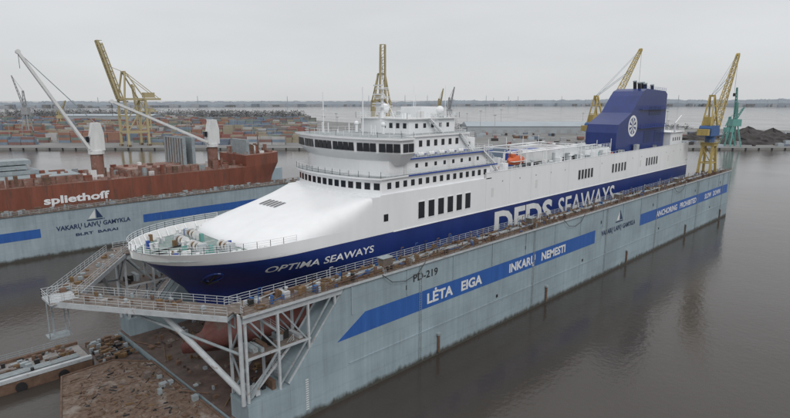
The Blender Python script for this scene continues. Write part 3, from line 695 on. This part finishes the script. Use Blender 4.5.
cs = empty('cargo_ship'); CY = 146.; CH = 11.5
mb = MB()
def cpl(xb):
    P = [(-75,CY-CH)]+[(xb-32,CY-CH)]+[(xb-32+32*math.sin(a), CY-CH*math.cos(a)**(.8)) for a in [math.pi/2*k/14 for k in range(1,14)]]
    P2 = [(x, 2*CY-y) for x, y in P[::-1]]
    return P+[(xb,CY)]+P2
mb.prism(cpl(94), 4, 14, M['orange'], pts2=cpl(97)); mb.prism(cpl(97), 14, 19.2, M['orange'], M['oxide'], pts2=cpl(100))
fc = [(80,CY-CH*.93)]+[p for p in cpl(100) if p[0] > 82]+[(80,CY+CH*.93)]
mb.prism(fc, 19.2, 23.6, M['orange'], M['oxide'])
mb.prism(cpl(94.3), 2.5, 6, M['red'])
for k in range(26): x = -72+k*6; mb.box(x, x+.12, CY-CH-.04, CY-CH, 12, 19.1, M['brown'])
mb.build('hull', cs, smooth=False)
wall_text('name_letters', 'spliethoff', 9.5, 19, 13.4, 2.3, CY-CH-.08, M['white'], cs, .035)
mb = MB(); OX = M['oxide']
mb.rail([(-75,CY-CH+.2,19.2),(78,CY-CH+.2,19.2)], OX, sp=2.4, t=.1); mb.rail([(80,CY-9,23.6),(97,CY-2,23.6)], OX, t=.1)
for x0, x1 in ((-60,-38),(-34,-6),(-2,22),(36,62)):
    mb.box(x0, x1, CY-8.5, CY+8.5, 19.2, 21.4, OX); mb.box(x0+.4, x1-.4, CY-8, CY+8, 21.4, 21.6, OX if x0 > 30 else M['steel'])
    for x in range(int(x0)+1, int(x1), 3): mb.box(x, x+.25, CY-8.7, CY-8.5, 19.3, 21.3, M['brown'])
for k, (x0, x1) in enumerate(((-30,12),(-26,9),(-22,10))): mb.box(x0, x1, CY+1, CY+9, 21.7+k*1.6, 23.0+k*1.6, M['steel'])
for x in (56,59.5,82): mb.box(x, x+1.2, CY-8, CY+8 if x < 80 else CY+4, 21.6 if x < 80 else 23.6, 31.5 if x < 80 else 29.5, M['steel'])
for k in range(7): mb.box(55.85, 56, CY-7.5+k*2.2, CY-7.2+k*2.2, 21.8, 31.2, M['brown'])
mb.cyl((92,CY,23.6), (92,CY,33), .3, OX, 8); mb.box(86,90,CY-3,CY+3,23.6,25.2,M['steel'])
for k in range(260):
    x = rr.uniform(-60,95); y = CY+rr.uniform(-10.8,6); z = 19.2 if x < 79 else 23.6
    if x > 80 and abs(y-CY) > 7: continue
    mb.box(x, x+rr.uniform(.4,2.4), y, y+rr.uniform(.4,1.6), z, z+rr.uniform(.5,3.6), rr.choice([OX,M['orange'],M['steel'],M['brown'],OX,M['white2'] if rr.random() < .4 else OX]))
mb.build('deck_gear', cs)
def ship_crane(x, y, tip, zb=19.2):
    mb = MB(); W = M['white2']
    mb.cyl((x,y,zb), (x,y,27), 2.0, M['oxide'], 14); mb.cyl((x,y,27), (x,y,28.2), 2.5, W, 14)
    tip = Vector(tip); d = Vector((tip.x-x, tip.y-y, 0)).normalized(); n = Vector((-d.y,d.x,0)); c = Vector((x,y,0))
    P = lambda a, b, z: c+d*a+n*b+Vector((0,0,z))
    prof = [(-2.4,28.2),(2.2,28.2),(2.0,31),(.6,37.5),(-1.6,37.5),(-2.4,34)]; k = len(prof)
    mb.add([P(a,-1.9,b) for a, b in prof]+[P(a,1.9,b) for a, b in prof], [(i,(i+1)%k,k+(i+1)%k,k+i) for i in range(k)]+[tuple(range(k)),tuple(range(k,2*k))], W)
    mb.beam(P(2.0,0,32.0), P(3.0,0,32.0), 1.6, 2.0, M['glass'])
    for s_ in (-1.3,1.3): mb.beam(P(2.2,s_,29), tip+n*s_*.35, .55, .8, W)
    f = P(2.2,0,29)
    for t in [i/9 for i in range(1,10)]: q = f.lerp(tip,t); w = 1.3*(1-t)+.45*t; mb.beam(q-n*w, q+n*w, .3, .3, W)
    for s_ in (-.5,.5): mb.beam(P(-.4,s_,37.5), tip+n*s_*.3, .12, .12, M['steel'])
    mb.beam(tip, tip-Vector((0,0,5)), .12, .12, M['black']); mb.cyl(tip-n*.7, tip+n*.7, .7, W, 10)
    mb.build('deck_crane', cs)
ship_crane(29, CY-1, (10,146,59.5)); ship_crane(71, CY-1, (36,147,44.5))

# ================================================================== FOREGROUND PONTOONS
mb = MB(); rr = random.Random(9)
P = [(-13.2,34.2),(-5.5,34.6),(-.9,29.5),(-.9,4),(-10,1),(-24,6),(-17,20)]
mb.prism(P, -2, 1.9, M['brown'], M['rustplate'])
n = len(P)
for i in range(n):
    a, b = P[i], P[(i+1)%n]; mb.beam((a[0],a[1],1.98), (b[0],b[1],1.98), .25, .22, M['brown'])
for k in range(8):
    y = 8+k*3.3; mb.beam((-14,y,1.92), (-3,y+rr.uniform(-.5,.5),1.92), .08, .06, M['brown'])
for k in range(420):
    x = rr.uniform(-14,-1.2); y = rr.uniform(7,32); s_ = rr.uniform(.08,.4)
    mb.beam((x,y,1.95), (x+s_*rr.uniform(-3,3),y+s_*rr.uniform(-3,3)+.01,1.95+rr.uniform(0,.12)), s_*.6, rr.uniform(.04,.2), rr.choice([M['brown'],M['deckrust'],M['rope'],M['rustplate'],M['black'],M['brown']]))
for k in range(14):
    x = rr.uniform(-5,-1.5); y = rr.uniform(8,29); s_ = rr.uniform(.4,1.1); mb.box(x, x+s_, y, y+s_, 1.9, 1.9+rr.uniform(.3,1), rr.choice([M['brown'],M['steel'],M['deckrust']]))
mb.build('rusty_work_barge')
mb = MB()
mb.box(-95, -7.5, 38.5, 46.5, -2, 1.7, M['conc']); mb.box(-95, -7.5, 38.2, 38.9, 1.7, 2.3, M['lsteel']); mb.box(-95, -7.5, 46.2, 46.8, 1.7, 2.2, M['brown'])
mb.box(-95,-7.5,38.1,38.5,-.5,1.6,M['brown'])
for k in range(3): mb.cyl((-90,40+k*.6,2.1), (-9,40+k*.6,2.1), .18, M['steel'], 8)
for k in range(150):
    x = rr.uniform(-40,-9); y = rr.uniform(41,46); s_ = rr.uniform(.15,.8)
    mb.box(x, x+s_*1.6, y, y+s_, 1.7, 1.7+rr.uniform(.1,1.0), rr.choice([M['brown'],M['steel'],M['black'],M['brown'],M['deckrust'],M['rope']]))
for x in range(-90,-8,6): mb.cyl((x,37.8,.6), (x,38.1,.6), .8, M['black'], 12)
for x in range(-40,-8,8): mb.cyl((x,39.4,1.7),(x,39.4,2.7),.25,M['black'],8)
mb.rail([(-60,46.4,2.2),(-9,46.4,2.2)], M['steel'], t=.06)
mb.build('mooring_pontoon')
mb = MB()
mb.prism([(-8,35.0),(-7.3,38),(-7.3,46),(-.9,46),(-.9,30.5),(-2,30.9)], -2, 1.5, M['steel'], M['floor'])
for k in range(140):
    x = rr.uniform(-7,-1.5); y = rr.uniform(35,45); s_ = rr.uniform(.15,.7)
    mb.box(x, x+s_*1.6, y, y+s_, 1.5, 1.5+rr.uniform(.1,.9), rr.choice([M['brown'],M['steel'],M['black'],M['rope'],M['deckrust'],M['brown']]))
mb.build('dock_end_platform')

# ================================================================== HARBOUR BACKGROUND (site grid turned 45 deg to the dock)
OX_, OY_ = -34., -61.; C45 = math.sqrt(.5)
def G(f, r, z=0.): return (OX_+C45*(f+r), OY_+C45*(f-r), z)
def gbox(mb, f0, f1, r0, r1, z0, z1, m):
    P = [G(f0,r0)[:2], G(f1,r0)[:2], G(f1,r1)[:2], G(f0,r1)[:2]]; mb.prism(P, z0, z1, m)
mb = MB()
P = [G(*p)[:2] for p in ((513,-900),(513,690),(600,760),(700,1600),(790,1600),(760,620),(870,480),(900,60),(1050,-60),(1250,-200),(1900,-600),(2300,-2600),(900,-2600))]
mb.prism(P, -3, 2, M['quay'], M['land']); mb.build('ground')
mb = MB(); rr = random.Random(21)
for row in range(26):
    f = 548+row*27+rr.uniform(-3,3)
    r0, r1 = -.78*f, -.20*f
    r = r0
    while r < r1:
        if rr.random() < .2: r += rr.uniform(15,60); continue
        nh = rr.choice([1,2,3,3,4]) if row < 14 else rr.choice([2,3,4]); blk = rr.randint(3,7); base = rr.randint(0,8)
        for b in range(blk):
            for w in range(3):
                for h in range(max(1, nh-rr.choice([0,0,1,2]))):
                    m = M['cont%d' % (base if rr.random() < .5 else rr.randint(0,8))]
                    gbox(mb, f+w*2.9, f+w*2.9+2.5, r+b*12.6, r+b*12.6+12.1, 2+h*2.6, 2+h*2.6+2.55, m)
        r += blk*12.6+rr.uniform(3,14)
mb.build('container_stack')
def shed(f0, f1, r0, r1, h, ridge=3, col='wallb', doors=True):
    mb = MB(); gbox(mb, f0, f1, r0, r1, 2, 2+h, M[col]); fm = (f0+f1)/2
    a = [G(f0-1,r0-1,2+h+.02), G(f0-1,r1+1,2+h+.02), G(fm,r1+1,2+h+ridge), G(fm,r0-1,2+h+ridge), G(f1+1,r0-1,2+h+.02), G(f1+1,r1+1,2+h+.02)]
    mb.add(a, [(0,1,2,3),(3,2,5,4),(0,3,4),(1,5,2),(0,4,5,1)], M['roof'])
    n = int((r1-r0)/14)
    for k in range(n):
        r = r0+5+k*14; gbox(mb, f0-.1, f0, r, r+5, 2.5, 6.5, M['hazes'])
    mb.build('warehouse')
shed(740,800,95,272,9,5); shed(822,850,130,250,7,3); shed(620,640,238,262,7,2); shed(650,668,-40,0,8,2); shed(640,662,292,320,6,2)
shed(1050,1090,-620,-450,14,3)
mb = MB()
for k in range(40):
    f = rr.uniform(560,860); r = rr.uniform(-.75,.62)*f; h = rr.uniform(18,32); x, y, _ = G(f,r)
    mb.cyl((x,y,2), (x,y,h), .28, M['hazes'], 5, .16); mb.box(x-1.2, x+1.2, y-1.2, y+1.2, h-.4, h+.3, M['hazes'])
mb.build('light_mast')
def sts(f, r, s=1., m='hazey', lean=.22, yaw=0.):
    mb = MB(); m = M[m]
    def P(a, b, z):
        ca, sa = math.cos(yaw), math.sin(yaw); a2 = a*ca-b*sa; b2 = a*sa+b*ca
        return Vector(G(f+a2*s, r+b2*s, 2+z*s))
    for b in (-9,9):
        for a in (0,20): mb.beam(P(a,b,0), P(a,b*.85,46), 1.9*s, 1.9*s, m)
        mb.beam(P(0,b,14), P(20,b,14), 1.5*s, 1.8*s, m); mb.beam(P(0,b,14), P(20,b*.85,44), .9*s, .9*s, m)
        mb.beam(P(0,b*.85,46), P(4,b*.4,72), 1.4*s, 1.4*s, m); mb.beam(P(20,b*.85,46), P(5,b*.4,71), 1.*s, 1.*s, m)
        mb.beam(P(-3,b*.35,46), P(38,b*.35,46), 1.3*s, 2.0*s, m)
        mb.beam(P(4,b*.4,72), P(36,b*.35,47), .5*s, .5*s, m)
        mb.beam(P(-3,b*.3,46), P(-3-60*lean,b*.25,46+54), 1.1*s, 1.7*s, m); mb.beam(P(1,b*.3,46), P(1-60*lean,b*.25,46+52), .9*s, .9*s, m)
    for k in range(10):
        t = k/9; z = 46+54*t; x = -3-60*lean*t
        mb.beam(P(x,-2.6,z), P(x,2.6,z), .7*s, .7*s, m)
        for b in (-2.5,2.5): mb.beam(P(x,b,z), P(x+4,b,z), .5*s, .5*s, m)
        if k < 9:
            mb.beam(P(x,-2.6,z), P(x-60*lean/9,2.6,z+6), .5*s, .5*s, m)
            for b in (-2.5,2.5): mb.beam(P(x+4,b,z), P(x-60*lean/9,b,z+6), .5*s, .5*s, m)
    for z in (14,30,45):
        mb.beam(P(0,-9,z), P(0,9,z), 1.2*s, 1.5*s, m); mb.beam(P(20,-9,z), P(20,9,z), 1.2*s, 1.5*s, m)
    mb.beam(P(4,-4,72), P(4,4,72), 1.6*s, 1.6*s, m); mb.beam(P(22,0,50), P(32,0,50), 7*s, 5*s, m); mb.beam(P(2,0,43), P(6,0,43), 3*s, 3*s, M['white2'])
    mb.beam(P(4,0,72), P(-3-60*lean*.6,0,78), .4*s, .4*s, m)
    for b in (-9,9):
        for a in (0,20): mb.beam(P(a,b-3,1), P(a,b+3,1), 1.8*s, 1.6*s, M['brown'])
    mb.build('container_crane')
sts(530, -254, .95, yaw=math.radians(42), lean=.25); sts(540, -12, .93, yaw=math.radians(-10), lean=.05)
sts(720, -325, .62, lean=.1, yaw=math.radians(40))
def slim_crane(f, r, h, mname, dr):
    mb = MB(); m = M[mname]
    for a in (-5,5):
        for b in (-5,5): mb.beam(G(f+a,r+b,2), G(f+a*.4,r+b*.4,2+h*.35), 1.0, 1.0, m)
    gbox(mb, f-3, f+3, r-3.5, r+4.5, 2+h*.35, 2+h*.47, m)
    mb.lattice(G(f,r,2+h*.45), G(f,r,2+h*.75), 3, 1.6, 5, m, .5)
    mb.lattice(G(f,r+dr*.06,2+h*.45), G(f-4,r+dr,2+h), 2.4, .8, 10, m, .5)
    mb.beam(G(f,r,2+h*.75), G(f-4,r+dr,2+h), .35, .35, m); mb.beam(G(f,r,2+h*.75), G(f,r-dr*.35,2+h*.5), .8, .8, m)
    mb.build('harbour_crane')
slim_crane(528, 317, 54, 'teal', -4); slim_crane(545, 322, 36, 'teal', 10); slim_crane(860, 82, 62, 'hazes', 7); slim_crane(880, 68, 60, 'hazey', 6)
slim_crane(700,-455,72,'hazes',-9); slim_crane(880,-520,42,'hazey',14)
mb = MB()
for f, r, R_, h in ((560,350,22,12),(575,385,26,14),(570,425,24,12),(585,465,30,14),(620,335,20,10),(590,520,30,13),(640,400,28,13)):
    n = 22; k = 6; vs = []; fs = []
    for j in range(k+1):
        for i in range(n):
            a = 2*math.pi*i/n; q = R_*(1-j/k)*(1+.18*rr.uniform(-1,1)); vs.append(G(f+q*.7*math.cos(a), r+q*1.3*math.sin(a), 2+h*(j/k)**.9*(1+.1*rr.uniform(-1,1))))
    for j in range(k):
        for i in range(n): fs.append((j*n+i,j*n+(i+1)%n,(j+1)*n+(i+1)%n,(j+1)*n+i))
    mb.add(vs, fs, M['coal'])
mb.build('coal_pile')
mb = MB()
for k in range(200):
    f = rr.uniform(518,720); r = rr.uniform(-.1,.75)*f; w = rr.uniform(2,8); gbox(mb, f, f+rr.uniform(2,6), r, r+w, 2, 2+rr.uniform(1,3.6), rr.choice([M['wallb'],M['roof'],M['steel'],M['coal'],M['cont0'],M['cont2'],M['hazes'],M['brown']]))
mb.build('quay_equipment')
mb = MB()
for k in range(110):
    r = -640+k*12; gbox(mb, 512.4, 513, r, r+1.2, -.5, 1.9, M['black'])
mb.build('quay_fenders')
def belt(name, pts, n, hgt, depth, m, size):
    mb = MB(); vs = []; fs = []
    for k in range(n):
        t = rr.random()*(len(pts)-1); i = int(t); u = t-i; f = pts[i][0]+(pts[i+1][0]-pts[i][0])*u+rr.uniform(0,depth); r = pts[i][1]+(pts[i+1][1]-pts[i][1])*u
        hh = hgt*rr.uniform(.5,1.1)
        x, y, _ = G(f,r); mb.cyl((x,y,2), (x,y,2+hh*.6), size*.12, m, 4, size*.05)
        for q in range(22):
            c = Vector((x+rr.gauss(0,size*.7), y+rr.gauss(0,size*.7), 2+hh*rr.uniform(.12,1)))
            a = [c+Vector((rr.uniform(-1,1),rr.uniform(-1,1),rr.uniform(-1,1)))*size*.42 for _ in range(3)]
            o = len(vs); vs += a; fs.append((o,o+1,o+2))
    mb.add(vs, fs, m); mb.build(name)
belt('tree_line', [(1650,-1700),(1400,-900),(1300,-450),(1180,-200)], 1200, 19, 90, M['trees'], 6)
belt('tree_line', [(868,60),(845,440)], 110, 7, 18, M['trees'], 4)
# far spit across the lagoon: wooded ridge with a scatter of low buildings along the shore
mb = MB(); ps = []
n = 1300
def fard(a): return 4300+400*math.sin(a*3)
for i in range(n+1):
    a = math.radians(-62+124*i/n); d = fard(a)
    f, r = d*math.cos(a), d*math.sin(a); w = i*420/n
    h = 34+12*mathutils.noise.noise(Vector((w*.05,0,0)))+8*mathutils.noise.noise(Vector((w*.45,3,0)))+6*mathutils.noise.noise(Vector((w*2.1,9,0)))+14*max(0,min(1,(a-.05)/.3))
    ps.append((G(f,r,-1), G(f+15*math.cos(a),r+15*math.sin(a),h*.45), G(f+160*math.cos(a),r+160*math.sin(a),h), G(f+900*math.cos(a),r+900*math.sin(a),h*.9), G(f+1400*math.cos(a),r+1400*math.sin(a),-1)))
vs = [p for q in ps for p in q]; fs = []
for i in range(n):
    for k in range(4): fs.append((i*5+k,i*5+5+k,i*5+6+k,i*5+1+k))
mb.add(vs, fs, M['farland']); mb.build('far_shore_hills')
mb = MB()
for k in range(150):
    a = math.radians(rr.uniform(-40,40)); d = fard(a)-rr.uniform(5,30); f, r = d*math.cos(a), d*math.sin(a); w = rr.uniform(12,60); h = rr.uniform(6,20)
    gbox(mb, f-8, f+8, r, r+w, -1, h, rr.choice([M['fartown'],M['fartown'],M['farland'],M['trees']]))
for k in range(14):
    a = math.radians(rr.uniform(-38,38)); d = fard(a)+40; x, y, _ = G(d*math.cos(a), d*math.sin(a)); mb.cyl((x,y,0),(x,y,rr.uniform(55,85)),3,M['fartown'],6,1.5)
mb.build('far_shore_town')

# ================================================================== WATER
m = bpy.data.materials.new('harbour_water'); m.use_nodes = True; nt = m.node_tree; N = nt.nodes; L = nt.links; b = N['Principled BSDF']
b.inputs['Roughness'].default_value = .15; b.inputs['IOR'].default_value = 1.34
tc = N.new('ShaderNodeTexCoord')
n1 = N.new('ShaderNodeTexNoise'); n1.inputs['Scale'].default_value = .012; n1.inputs['Detail'].default_value = 5; n1.inputs['Distortion'].default_value = .6
L.new(tc.outputs['Object'], n1.inputs['Vector'])
r = N.new('ShaderNodeValToRGB'); r.color_ramp.elements[0].position = .35; r.color_ramp.elements[1].position = .7
r.color_ramp.elements[0].color = (.046,.039,.034,1); r.color_ramp.elements[1].color = (.064,.056,.050,1); L.new(n1.outputs[0], r.inputs[0]); L.new(r.outputs[0], b.inputs['Base Color'])
rg = N.new('ShaderNodeMapRange'); L.new(n1.outputs[0], rg.inputs[0]); rg.inputs[1].default_value = .35; rg.inputs[2].default_value = .7; rg.inputs[3].default_value = .07; rg.inputs[4].default_value = .18; L.new(rg.outputs[0], b.inputs['Roughness'])
n2 = N.new('ShaderNodeTexNoise'); n2.inputs['Scale'].default_value = .9; n2.inputs['Detail'].default_value = 5; L.new(tc.outputs['Object'], n2.inputs['Vector'])
n3 = N.new('ShaderNodeTexNoise'); n3.inputs['Scale'].default_value = .12; n3.inputs['Detail'].default_value = 3; L.new(tc.outputs['Object'], n3.inputs['Vector'])
ad = N.new('ShaderNodeMath'); ad.operation = 'MULTIPLY_ADD'; L.new(n3.outputs[0], ad.inputs[0]); ad.inputs[1].default_value = 1.6; L.new(n2.outputs[0], ad.inputs[2])
bp = N.new('ShaderNodeBump'); bp.inputs['Strength'].default_value = .35; bp.inputs['Distance'].default_value = .12
L.new(ad.outputs[0], bp.inputs['Height']); L.new(bp.outputs[0], b.inputs['Normal'])
mb = MB(); mb.add([(-30000,-30000,0),(30000,-30000,0),(30000,30000,0),(-30000,30000,0)], [(0,1,2,3)], m); mb.build('water')

# ================================================================== SKY, SUN, CAMERA
w = bpy.data.worlds.new('World'); S.world = w; w.use_nodes = True; nt = w.node_tree; N = nt.nodes; L = nt.links
bg = N['Background']; bg.inputs['Strength'].default_value = .1
sky = N.new('ShaderNodeTexSky'); sky.sky_type = 'NISHITA'; sky.sun_disc = False
sun_az = math.atan2(-.45,-1); sky.sun_elevation = math.radians(42); sky.sun_rotation = sun_az
tc = N.new('ShaderNodeTexCoord'); sx = N.new('ShaderNodeSeparateXYZ'); L.new(tc.outputs['Generated'], sx.inputs[0])
mr = N.new('ShaderNodeMapRange'); L.new(sx.outputs[2], mr.inputs[0]); mr.inputs[1].default_value = 0; mr.inputs[2].default_value = 1
r = N.new('ShaderNodeValToRGB'); r.color_ramp.interpolation = 'LINEAR'
r.color_ramp.elements[0].position = 0; r.color_ramp.elements[0].color = (.61,.625,.64,1)
r.color_ramp.elements[1].position = 1; r.color_ramp.elements[1].color = (1,1,1,1)
e = r.color_ramp.elements.new(.16); e.color = (.68,.69,.71,1)
L.new(mr.outputs[0], r.inputs[0])
mp = N.new('ShaderNodeMapping'); mp.inputs['Scale'].default_value = (1,1,4.5); L.new(tc.outputs['Generated'], mp.inputs[0])
cn = N.new('ShaderNodeTexNoise'); cn.inputs['Scale'].default_value = 2.2; cn.inputs['Detail'].default_value = 5; L.new(mp.outputs[0], cn.inputs['Vector'])
cr = N.new('ShaderNodeMapRange'); L.new(cn.outputs[0], cr.inputs[0]); cr.inputs[1].default_value = .3; cr.inputs[2].default_value = .7; cr.inputs[3].default_value = 9.9; cr.inputs[4].default_value = 11.1
vm = N.new('ShaderNodeVectorMath'); vm.operation = 'SCALE'; L.new(r.outputs[0], vm.inputs[0]); L.new(cr.outputs[0], vm.inputs['Scale'])
mx = N.new('ShaderNodeMixRGB'); mx.inputs[0].default_value = .95; L.new(sky.outputs[0], mx.inputs[1]); L.new(vm.outputs[0], mx.inputs[2]); L.new(mx.outputs[0], bg.inputs['Color'])
sl = bpy.data.lights.new('sun', 'SUN'); sl.energy = 1.0; sl.angle = math.radians(22); sl.color = (1,.98,.95)
so = bpy.data.objects.new('sun', sl); S.collection.objects.link(so)
el = math.radians(42); dirv = Vector((math.sin(sun_az)*math.cos(el), math.cos(sun_az)*math.cos(el), math.sin(el)))
so.rotation_euler = dirv.to_track_quat('Z','Y').to_euler()
cam = bpy.data.cameras.new('camera'); co = bpy.data.objects.new('camera', cam); S.collection.objects.link(co); S.camera = co
cam.sensor_width = 36; cam.lens = 36*560/790; cam.clip_end = 60000; cam.clip_start = .5
co.location = (-33.8,-61,45); co.rotation_euler = (math.radians(90-11.03), 0, math.radians(-45))
S.view_settings.view_transform = 'Standard'; S.view_settings.look = 'None'; S.view_settings.exposure = 0
